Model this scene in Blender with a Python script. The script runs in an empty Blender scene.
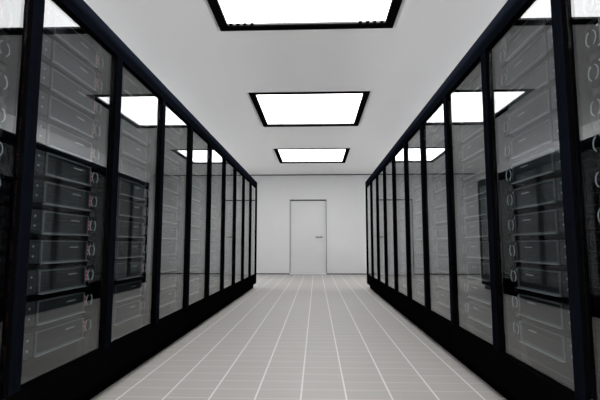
import bpy, bmesh, math

scene = bpy.context.scene
COL = scene.collection
scene.view_settings.view_transform = 'Standard'
scene.view_settings.look = 'None'
scene.view_settings.gamma = 1.0
scene.view_settings.use_curve_mapping = False
scene.view_settings.exposure = 0.0

# ------------------------------------------------------------------ materials
def nmat(name):
    m = bpy.data.materials.new(name); m.use_nodes = True
    nt = m.node_tree
    for n in list(nt.nodes): nt.nodes.remove(n)
    out = nt.nodes.new('ShaderNodeOutputMaterial')
    return m, nt, out

def noise_mix(nt, c1, c2, scale, stretch=(1, 1, 1), detail=3):
    tc = nt.nodes.new('ShaderNodeTexCoord'); mp = nt.nodes.new('ShaderNodeMapping')
    mp.inputs['Scale'].default_value = stretch
    nz = nt.nodes.new('ShaderNodeTexNoise'); nz.inputs['Scale'].default_value = scale
    nz.inputs['Detail'].default_value = detail
    mx = nt.nodes.new('ShaderNodeMix'); mx.data_type = 'RGBA'
    mx.inputs['A'].default_value = (*c1, 1); mx.inputs['B'].default_value = (*c2, 1)
    nt.links.new(tc.outputs['Object'], mp.inputs['Vector'])
    nt.links.new(mp.outputs['Vector'], nz.inputs['Vector'])
    nt.links.new(nz.outputs['Fac'], mx.inputs['Factor'])
    return mx, nz

def pbr(name, c1, c2=None, rough=.5, metal=0, spec=.5, scale=8, stretch=(1, 1, 1)):
    m, nt, out = nmat(name)
    b = nt.nodes.new('ShaderNodeBsdfPrincipled')
    b.inputs['Roughness'].default_value = rough
    b.inputs['Metallic'].default_value = metal
    b.inputs['Specular IOR Level'].default_value = spec
    mx, nz = noise_mix(nt, c1, c2 or tuple(x * .88 for x in c1), scale, stretch)
    nt.links.new(mx.outputs['Result'], b.inputs['Base Color'])
    nt.links.new(b.outputs[0], out.inputs[0])
    return m

def matte(name, c1, c2=None, scale=20):
    m, nt, out = nmat(name)
    b = nt.nodes.new('ShaderNodeBsdfDiffuse'); b.inputs['Roughness'].default_value = .4
    mx, nz = noise_mix(nt, c1, c2 or tuple(x * .88 for x in c1), scale)
    nt.links.new(mx.outputs['Result'], b.inputs['Color']); nt.links.new(b.outputs[0], out.inputs[0])
    return m

def emit(name, col, s, base=(.1, .1, .1)):
    m, nt, out = nmat(name)
    b = nt.nodes.new('ShaderNodeBsdfPrincipled')
    b.inputs['Base Color'].default_value = (*base, 1)
    b.inputs['Emission Color'].default_value = (*col, 1)
    b.inputs['Emission Strength'].default_value = s
    nt.links.new(b.outputs[0], out.inputs[0])
    return m

M = {}
M['ceiling'] = pbr('white_ceiling_paint', (.80, .80, .805), (.78, .78, .785), .9, spec=.1, scale=3)
M['wall'] = pbr('pale_grey_wall_paint', (.74, .745, .75), (.71, .715, .72), .8, spec=.15, scale=2.5)
M['door'] = pbr('pale_grey_door_paint', (.73, .735, .74), (.70, .705, .71), .6, spec=.2, scale=2.5)
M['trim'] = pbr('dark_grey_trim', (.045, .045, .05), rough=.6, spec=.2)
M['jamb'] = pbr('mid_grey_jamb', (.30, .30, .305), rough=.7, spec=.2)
M['threshold'] = pbr('light_threshold', (.85, .85, .86), rough=.4)
M['steel'] = pbr('brushed_steel', (.22, .22, .22), rough=.35, metal=.8, scale=40, stretch=(1, 12, 1))
M['black'] = matte('matte_black_metal', (.0016, .0016, .0020), (.0022, .0022, .0026))
M['navy'] = matte('navy_black_coating', (.0034, .0044, .0070), (.0028, .0036, .0058))
M['lightframe'] = matte('black_lamp_frame', (.003, .003, .003))
M['lamp_wall'] = pbr('lamp_inner_metal', (.055, .055, .057), rough=.4)
M['inner'] = matte('dark_cabinet_interior', (.005, .005, .006))
M['chassis'] = pbr('dark_chassis_steel', (.035, .038, .042), rough=.5, spec=.3)
M['rim'] = pbr('grey_bezel_edge', (.21, .225, .23), rough=.45, spec=.3, scale=30)
M['ear'] = pbr('grey_mounting_ear', (.060, .064, .068), rough=.45, spec=.3, scale=25)
M['rail'] = pbr('rail_steel', (.03, .03, .032), rough=.5, metal=.3)
M['panel_light'] = emit('lit_white_diffuser', (1.0, 1.0, 1.0), 5.2, (.8, .8, .8))
M['ring'] = emit('cool_ring_glow', (.82, .95, 1.0), .26)
M['red'] = emit('red_status_glow', (1.0, .24, .30), .65, (.1, .01, .01))
M['white_led'] = emit('white_status_glow', (.9, .97, 1.0), .6)
M['strip'] = pbr('silver_name_strip', (.50, .53, .54), rough=.4, scale=60)

# server faceplate: dark grey with fine horizontal ribs
def face_mat():
    m, nt, out = nmat('ribbed_dark_faceplate')
    b = nt.nodes.new('ShaderNodeBsdfPrincipled')
    b.inputs['Roughness'].default_value = .45; b.inputs['Specular IOR Level'].default_value = .4
    tc = nt.nodes.new('ShaderNodeTexCoord'); sep = nt.nodes.new('ShaderNodeSeparateXYZ')
    nt.links.new(tc.outputs['Object'], sep.inputs[0])
    mul = nt.nodes.new('ShaderNodeMath'); mul.operation = 'MULTIPLY'; mul.inputs[1].default_value = 1 / .0165
    fr = nt.nodes.new('ShaderNodeMath'); fr.operation = 'FRACT'
    lt = nt.nodes.new('ShaderNodeMath'); lt.operation = 'LESS_THAN'; lt.inputs[1].default_value = .16
    mx = nt.nodes.new('ShaderNodeMix'); mx.data_type = 'RGBA'
    mx.inputs['A'].default_value = (.026, .031, .033, 1); mx.inputs['B'].default_value = (.050, .056, .057, 1)
    nt.links.new(sep.outputs['Z'], mul.inputs[0]); nt.links.new(mul.outputs[0], fr.inputs[0])
    nt.links.new(fr.outputs[0], lt.inputs[0]); nt.links.new(lt.outputs[0], mx.inputs['Factor'])
    nt.links.new(mx.outputs['Result'], b.inputs['Base Color']); nt.links.new(b.outputs[0], out.inputs[0])
    return m
M['face'] = face_mat()

# architectural glass: real Fresnel reflection on both faces of the pane, light smoke tint
def glass_mat():
    m, nt, out = nmat('smoked_clear_glass')
    geo = nt.nodes.new('ShaderNodeNewGeometry')
    ior = nt.nodes.new('ShaderNodeMix'); ior.data_type = 'FLOAT'
    ior.inputs['A'].default_value = 1.60; ior.inputs['B'].default_value = 1 / 1.60
    fr = nt.nodes.new('ShaderNodeFresnel')
    tr = nt.nodes.new('ShaderNodeBsdfTransparent'); tr.inputs[0].default_value = (.74, .765, .775, 1)
    gl = nt.nodes.new('ShaderNodeBsdfGlossy'); gl.inputs['Roughness'].default_value = 0.0
    gl.inputs['Color'].default_value = (1, 1, 1, 1)
    mx = nt.nodes.new('ShaderNodeMixShader')
    nt.links.new(geo.outputs['Backfacing'], ior.inputs['Factor'])
    nt.links.new(ior.outputs['Result'], fr.inputs['IOR'])
    nt.links.new(fr.outputs[0], mx.inputs[0])
    nt.links.new(tr.outputs[0], mx.inputs[1]); nt.links.new(gl.outputs[0], mx.inputs[2])
    nt.links.new(mx.outputs[0], out.inputs[0])
    return m
M['glass'] = glass_mat()

def floor_mat():
    m, nt, out = nmat('grey_tiled_raised_floor')
    L = nt.links.new
    def math_(op, a, b=None):
        n = nt.nodes.new('ShaderNodeMath'); n.operation = op
        for i, v in enumerate((a, b)):
            if v is None: continue
            if isinstance(v, (int, float)): n.inputs[i].default_value = v
            else: L(v, n.inputs[i])
        return n.outputs[0]
    tc = nt.nodes.new('ShaderNodeTexCoord'); sep = nt.nodes.new('ShaderNodeSeparateXYZ')
    L(tc.outputs['Object'], sep.inputs[0])
    gx = math_('DIVIDE', math_('ADD', sep.outputs['X'], .084), .2385)
    gy = math_('DIVIDE', math_('SUBTRACT', sep.outputs['Y'], 2.353), .145)
    def line(g, w):   # distance to nearest integer, smooth line
        f = math_('ABSOLUTE', math_('SUBTRACT', math_('FRACT', math_('ADD', g, .5)), .5))
        mr = nt.nodes.new('ShaderNodeMapRange'); mr.interpolation_type = 'SMOOTHSTEP'
        L(f, mr.inputs['Value'])
        mr.inputs['From Min'].default_value = w * .5; mr.inputs['From Max'].default_value = w
        mr.inputs['To Min'].default_value = 1; mr.inputs['To Max'].default_value = 0
        return mr.outputs[0]
    lx = line(gx, .026); ly = math_('MULTIPLY', line(gy, .036), .46)
    lines = math_('MAXIMUM', lx, ly)
    cb = nt.nodes.new('ShaderNodeCombineXYZ')
    L(math_('FLOOR', gx), cb.inputs[0]); L(math_('FLOOR', gy), cb.inputs[1])
    wn = nt.nodes.new('ShaderNodeTexWhiteNoise'); L(cb.outputs[0], wn.inputs['Vector'])
    mp = nt.nodes.new('ShaderNodeMapping'); mp.inputs['Scale'].default_value = (1.5, 28, 1)
    L(tc.outputs['Object'], mp.inputs['Vector'])
    nz = nt.nodes.new('ShaderNodeTexNoise'); nz.inputs['Scale'].default_value = 2.2; nz.inputs['Detail'].default_value = 5
    L(mp.outputs[0], nz.inputs['Vector'])
    nf = nt.nodes.new('ShaderNodeTexNoise'); nf.inputs['Scale'].default_value = 160
    L(tc.outputs['Object'], nf.inputs['Vector'])
    v = math_('ADD', math_('MULTIPLY', wn.outputs['Value'], .10),
              math_('ADD', math_('MULTIPLY', nz.outputs['Fac'], .8), math_('MULTIPLY', nf.outputs['Fac'], .12)))
    a = nt.nodes.new('ShaderNodeMix'); a.data_type = 'RGBA'
    a.inputs['A'].default_value = (.375, .358, .340, 1); a.inputs['B'].default_value = (.475, .458, .440, 1)
    L(v, a.inputs['Factor'])
    c = nt.nodes.new('ShaderNodeMix'); c.data_type = 'RGBA'
    c.inputs['B'].default_value = (.74, .73, .71, 1)
    L(a.outputs['Result'], c.inputs['A']); L(lines, c.inputs['Factor'])
    b = nt.nodes.new('ShaderNodeBsdfPrincipled')
    b.inputs['Roughness'].default_value = .5; b.inputs['Specular IOR Level'].default_value = .35
    L(c.outputs['Result'], b.inputs['Base Color'])
    bp = nt.nodes.new('ShaderNodeBump'); bp.inputs['Strength'].default_value = .15; bp.inputs['Distance'].default_value = .002
    L(math_('SUBTRACT', 1, lines), bp.inputs['Height']); L(bp.outputs[0], b.inputs['Normal'])
    L(b.outputs[0], out.inputs[0])
    return m
M['floor'] = floor_mat()

# ------------------------------------------------------------------ mesh helpers
def box(bm, x0, x1, y0, y1, z0, z1, mi=0, bev=0):
    x0, x1 = min(x0, x1), max(x0, x1)
    vs = [bm.verts.new(p) for p in ((x0, y0, z0), (x1, y0, z0), (x1, y1, z0), (x0, y1, z0),
                                    (x0, y0, z1), (x1, y0, z1), (x1, y1, z1), (x0, y1, z1))]
    fs = [bm.faces.new([vs[i] for i in f]) for f in ((0, 3, 2, 1), (4, 5, 6, 7), (0, 1, 5, 4), (1, 2, 6, 5), (2, 3, 7, 6), (3, 0, 4, 7))]
    for f in fs: f.material_index = mi
    if bev:
        es = set(e for f in fs for e in f.edges)
        bmesh.ops.bevel(bm, geom=list(es), offset=bev, segments=2, affect='EDGES', profile=.5)
    return fs

def obj(name, bm, mats, parent=None, loc=None, smooth=False):
    me = bpy.data.meshes.new(name)
    bmesh.ops.recalc_face_normals(bm, faces=bm.faces)
    bm.to_mesh(me); bm.free()
    for m in (mats if isinstance(mats, (list, tuple)) else [mats]): me.materials.append(m)
    if smooth:
        for p in me.polygons: p.use_smooth = True
    o = bpy.data.objects.new(name, me); COL.objects.link(o)
    if parent: o.parent = parent
    if loc: o.location = loc
    return o

def bx(name, dims, mat, parent=None, bev=0):
    bm = bmesh.new(); box(bm, *dims, bev=bev)
    return obj(name, bm, mat, parent)

def struct(name, dims_list, mat):
    bm = bmesh.new()
    for d in dims_list: box(bm, *d)
    o = obj(name, bm, mat); o['kind'] = 'structure'
    return o

def thing(name, label, cat, loc=(0, 0, 0), group=None):
    o = bpy.data.objects.new(name, None); COL.objects.link(o)
    o.empty_display_size = .1
    o.location = loc; o['label'] = label; o['category'] = cat
    if group: o['group'] = group
    return o

def dup_child(src, parent):
    c = src.copy(); COL.objects.link(c); c.parent = parent
    for g in src.children: dup_child(g, c)

def dup(root, loc, label, group):
    r = root.copy(); COL.objects.link(r); r.location = loc
    r['label'] = label; r['group'] = group
    for ch in list(root.children): dup_child(ch, r)
    return r

# ------------------------------------------------------------------ room
XL, XR = -1.12, .93              # aisle faces of the two rows
WL, WR, Y0, Y1, H = -2.45, 2.26, -2.6, 11.857, 2.724
struct('floor', [(WL - .1, WR + .1, Y0 - .1, Y1 + .25, -.1, 0)], M['floor'])
struct('wall_left', [(WL - .1, WL, Y0, Y1, 0, H)], M['wall'])
struct('wall_right', [(WR, WR + .1, Y0, Y1, 0, H)], M['wall'])
struct('wall_near', [(WL, WR, Y0 - .1, Y0, 0, H)], M['wall'])
DX0, DX1, DZ = -.724, .283, 2.03
struct('wall_far', [(WL, DX0, Y1, Y1 + .15, 0, H), (DX1, WR, Y1, Y1 + .15, 0, H), (DX0, DX1, Y1, Y1 + .15, DZ, H)], M['wall'])

# ceiling with openings for the recessed lights
LX0, LX1 = -.855, .687
lights = [(-1.13, .47), (2.11, 3.72), (5.33, 6.94), (8.58, 10.16)]
parts = [(WL, LX0, Y0, Y1, H, H + .1), (LX1, WR, Y0, Y1, H, H + .1)]
prev = Y0
for a, b in lights:
    parts.append((LX0, LX1, prev, a, H, H + .1)); prev = b
parts.append((LX0, LX1, prev, Y1, H, H + .1))
struct('ceiling', parts, M['ceiling'])
struct('trim_1', [(WL, WR, Y1 - .022, Y1, H - .024, H)], M['trim'])
struct('baseboard_far_left', [(WL, DX0, Y1 - .012, Y1, 0, .024)], M['trim'])
struct('baseboard_far_right', [(DX1, WR, Y1 - .012, Y1, 0, .024)], M['trim'])

# door, set back in its opening
d = bpy.data.objects.new('door_1', None); COL.objects.link(d); d['kind'] = 'structure'; d.location = (0, Y1, 0)
bx('door_panel', (DX0 + .014, DX1 - .014, .065, .10, .035, DZ - .0285), M['door'], d, bev=.004)
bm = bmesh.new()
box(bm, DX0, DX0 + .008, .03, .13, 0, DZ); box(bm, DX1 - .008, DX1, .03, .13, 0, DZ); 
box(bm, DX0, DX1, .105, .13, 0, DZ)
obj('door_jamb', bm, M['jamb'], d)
bx('door_head_shade', (DX0 + .0085, DX1 - .0085, .035, .10, DZ - .028, DZ - .001), M['trim'], d)  # dark strip standing in for the shadow along the door top
bx('threshold', (DX0 + .008, DX1 - .008, -.01, .098, 0, .03), M['threshold'], d)
bm = bmesh.new()
box(bm, .135, .165, .050, .066, .985, 1.025, bev=.004)                 # rose plate
box(bm, .141, .159, -.005, .052, .993, 1.013, bev=.004)               # spindle
box(bm, -.021, .166, -.024, -.004, .984, 1.014, bev=.008)            # lever
obj('door_handle', bm, M['steel'], d)

# ------------------------------------------------------------------ ceiling lights
def make_light(depth):
    t = thing('ceiling_light', '', 'ceiling light')
    w = (LX1 - LX0) / 2; q = depth / 2; fw = .078
    bm = bmesh.new()
    for dd in ((-w, w, -q, -q + fw), (-w, w, q - fw, q), (-w, -w + fw, -q + fw, q - fw), (w - fw, w, -q + fw, q - fw)):
        box(bm, *dd, -.006, .008)
    obj('frame', bm, M['lightframe'], t)
    bm = bmesh.new(); a, c = w - fw, q - fw
    for dd in ((-a - .01, a + .01, -c - .01, -c), (-a - .01, a + .01, c, c + .01), (-a - .01, -a, -c, c), (a, a + .01, -c, c)):
        box(bm, *dd, .008, .06)
    obj('housing', bm, M['lamp_wall'], t)
    bx('diffuser', (-a, a, -c, c, .024, .056), M['panel_light'], t)
    for sx in (-1, 1):
        for k in range(4):
            x = sx * (a - .03 - k * .062)
            bx('fixing_clip', (x - .014, x + .014, c - .008, c, .008, .0235), M['lightframe'], t)
    return t
names = ['recessed square ceiling light behind and above the viewer, nearest of the row',
         'largest recessed white ceiling light, cut off by the top of the photo',
         'black-framed ceiling light, middle of the three seen over the aisle',
         'smallest and farthest of the black-framed ceiling lights, nearest the door']
for (a, b), lab in zip(lights, names):
    t = make_light(b - a); t.location = ((LX0 + LX1) / 2, (a + b) / 2, H); t['label'] = lab
    t['group'] = 'recessed lights down the aisle'

# ------------------------------------------------------------------ cabinets
P = .727; Yfar = 1.665 - .034    # post centre of the first post in view
W = P / 2 - .0005
def make_cabinet(s):
    t = thing('server_cabinet', '', 'server cabinet')
    def B(name, u0, u1, y0, y1, z0, z1, mat, parent=t, bev=0):
        return bx(name, (s * u0, s * u1, y0, y1, z0, z1), mat, parent, bev)
    def front(name, u0, u1, y0, y1, z0, z1):      # black body with a navy front cover
        bm = bmesh.new(); fs = box(bm, s * u0, s * u1, y0, y1, z0, z1)
        bm.normal_update()
        bmesh.ops.recalc_face_normals(bm, faces=bm.faces)
        for f in bm.faces:
            if f.normal.x * s > .5: f.material_index = 1
        return obj(name, bm, [M['black'], M['navy']], t)
    B('plinth', -.055, -.90, -W, W, 0, .084, M['black'])
    B('bottom_rail', 0, -.050, -W, W, .085, .250, M['black'])
    B('base_panel', -.0505, -.93, -W, W, .085, .10, M['black'])
    front('header', 0, -.0175, -W, W, 1.865, 1.975)
    for q in (-1, 1):
        y0, y1 = sorted((q * W, q * (W - .034)))
        front('post', 0, -.0175, y0, y1, .2505, 1.8645)
        y0, y1 = sorted((q * W, q * (W - .012)))
        B('side_panel', -.058, -.93, y0, y1, .1005, 1.958, M['inner'])
        y0, y1 = sorted((q * (W - .028), q * (W - .075)))
        B('mounting_rail', -.095, -.125, y0, y1, .1005, 1.958, M['rail'])
    B('top_panel', -.034, -.93, -W, W, 1.9585, 1.975, M['black'])
    B('back_panel', -.931, -.945, -W, W, .085, 1.975, M['black'])
    bm = bmesh.new(); u0, u1 = s * -.018, s * -.033; wf = W - .002
    for dd in ((-wf, wf, .251, .262), (-wf, wf, 1.852, 1.957), (-wf, -wf + .032, .262, 1.852), (wf - .032, wf, .262, 1.852)):
        box(bm, u0, u1, *dd)
    dr = obj('door', bm, M['black'], t)
    pane = B('glass_pane', -.0185, -.0245, -wf + .0322, wf - .0322, .2622, 1.8518, M['glass'], dr)
    return t

def arc_ring(bm, s, u, cy, cz, ry, rz, r, gaps=26):
    for side in (0, 180):
        n = 14; ring = []
        for i in range(n + 1):
            a = math.radians(side - 90 + gaps + i * (180 - 2 * gaps) / n)
            py, pz = cy + ry * math.cos(a), cz + rz * math.sin(a)
            # squarer bracket-like arcs
            ny, nz = math.cos(a), math.sin(a)
            loop = []
            for j in range(6):
                b = math.radians(60 * j)
                loop.append(bm.verts.new((s * (u + r * math.sin(b)), py + r * math.cos(b) * ny, pz + r * math.cos(b) * nz)))
            ring.append(loop)
        for i in range(n):
            for j in range(6):
                bm.faces.new((ring[i][j], ring[i][(j + 1) % 6], ring[i + 1][(j + 1) % 6], ring[i + 1][j]))
        bm.faces.new(ring[0]); bm.faces.new(ring[-1][::-1])

def make_server(s):
    t = thing('rack_server', '', 'server')
    def B(name, u0, u1, y0, y1, z0, z1, mat, parent=t, bev=0):
        return bx(name, (s * u0, s * u1, y0, y1, z0, z1), mat, parent, bev)
    B('chassis', -.0125, -.70, -.285, .285, 0, .104, M['chassis'])
    fp = B('faceplate', -.012, .004, -.142, .236, .004, .102, M['face'], bev=.002)
    bm = bmesh.new()
    y0, y1, z0, z1, w = -.142, .236, .004, .102, .006
    for dd in ((y0, y1, z0, z0 + w), (y0, y1, z1 - w, z1), (y0, y0 + w, z0 + w, z1 - w), (y1 - w, y1, z0 + w, z1 - w)):
        box(bm, s * .0042, s * .011, *dd)
    obj('bezel', bm, M['rim'], fp)
    B('lower_lip', .004, .020, -.138, .232, -.001, .0035, M['strip'], fp)
    B('name_strip', .0042, .006, .085, .158, .068, .074, M['strip'], fp)
    ear = B('mounting_ear', -.012, .005, -.312, -.150, .004, .102, M['ear'], bev=.002)
    for z in (.034, .076):
        bm = bmesh.new()
        bmesh.ops.create_cone(bm, cap_ends=True, segments=10, radius1=.0055, radius2=.004, depth=.004)
        bmesh.ops.rotate(bm, verts=bm.verts, matrix=__import__('mathutils').Matrix.Rotation(s * math.pi / 2, 3, 'Y'))
        bmesh.ops.translate(bm, verts=bm.verts, vec=(s * .007, -.192, z))
        obj('screw', bm, M['strip'], ear)
    cp = B('control_panel', -.012, .002, .2385, .326, .004, .102, M['black'], bev=.001)
    bm = bmesh.new(); arc_ring(bm, s, .0055, .291, .054, .028, .029, .0022)
    obj('ring_light', bm, M['ring'], cp, smooth=True)
    if s > 0:
        for z in (.034, .054, .074):
            B('status_light', .0022, .0045, .2450, .2580, z - .005, z + .005, M['red'], cp)
    else:
        B('status_light', .0022, .0045, .250, .258, .084, .091, M['white_led'], cp)
    return t

ORD = ['first', 'second', 'third', 'fourth', 'fifth', 'sixth', 'seventh', 'eighth', 'ninth', 'tenth', 'eleventh', 'twelfth']
NC = 10                           # cabinets per row
for s, X, side in ((1, XL, 'left'), (-1, XR, 'right')):
    c0 = make_cabinet(s); s0 = make_server(s)
    firstc = firsts = True
    for k in range(NC):           # k = 0 is the nearest
        yc = Yfar + P * (k - 1) + P / 2
        n = ORD[NC - 1 - k]
        if k == NC - 1: lab = f'black glass-doored server cabinet at the far end of the {side} row, nearest the door wall'
        elif k == 0: lab = f'black glass-doored server cabinet nearest the viewer in the {side} row, cut by the edge'
        else: lab = f'black server cabinet with glass door, {n} from the far end in the {side} row'
        g = f'server cabinets in the {side} row'
        if firstc: c0.location = (X, yc, 0); c0['label'] = lab; c0['group'] = g; firstc = False
        else: dup(c0, (X, yc, 0), lab, g)
        for j in range(12):
            loc = (X - s * .082, yc, .326 + .13 * (11 - j))
            tone = 'server with red dots beside its ring' if s > 0 else 'server with pale ring light'
            lab = f'{tone}, {ORD[j]} from top, {n} cabinet from far end, {side}'
            g = f'servers behind glass in the {side} row'
            if firsts: s0.location = loc; s0['label'] = lab; s0['group'] = g; firsts = False
            else: dup(s0, loc, lab, g)

# ------------------------------------------------------------------ unseen lamps behind the cabinets, added as fill for ceiling and walls
def fill_lamp(name, X, sg, ya, yb, watts):      # added linear fill light near the side wall, washing across the ceiling
    ld = bpy.data.lights.new(name, 'AREA'); ld.shape = 'RECTANGLE'
    ld.size = .03; ld.size_y = yb - ya; ld.energy = watts; ld.spread = math.radians(60)
    lo = bpy.data.objects.new(name, ld); COL.objects.link(lo)
    lo.location = (X, (ya + yb) / 2, 2.0); lo.rotation_euler = (0, -sg * math.radians(80), 0)
for X, sg in ((-2.395, 1), (2.205, -1)):
    fill_lamp('row_fill_lamp', X, sg, -2.2, 8.2, 305)  # added lamp row, guessed from bright upper walls, lifts the ceiling
    fill_lamp('end_fill_lamp', X, sg, 8.3, 11.0, 23)  # added to lift the dim far wall and ceiling end

w = bpy.data.worlds.new('room_world'); w.use_nodes = True; scene.world = w
w.node_tree.nodes['Background'].inputs[0].default_value = (.5, .5, .5, 1)
w.node_tree.nodes['Background'].inputs[1].default_value = .2

# ------------------------------------------------------------------ camera
f = 434.0
cd = bpy.data.cameras.new('camera'); cam = bpy.data.objects.new('camera', cd); COL.objects.link(cam)
cd.sensor_width = 36; cd.lens = f / 600 * 36; cd.clip_start = .02
pitch = math.atan(44.5 / f); yaw = math.atan(16.3 / f * math.cos(pitch))
cam.location = (0, 0, .8); cam.rotation_euler = (math.pi / 2 + pitch, 0, yaw)
scene.camera = cam
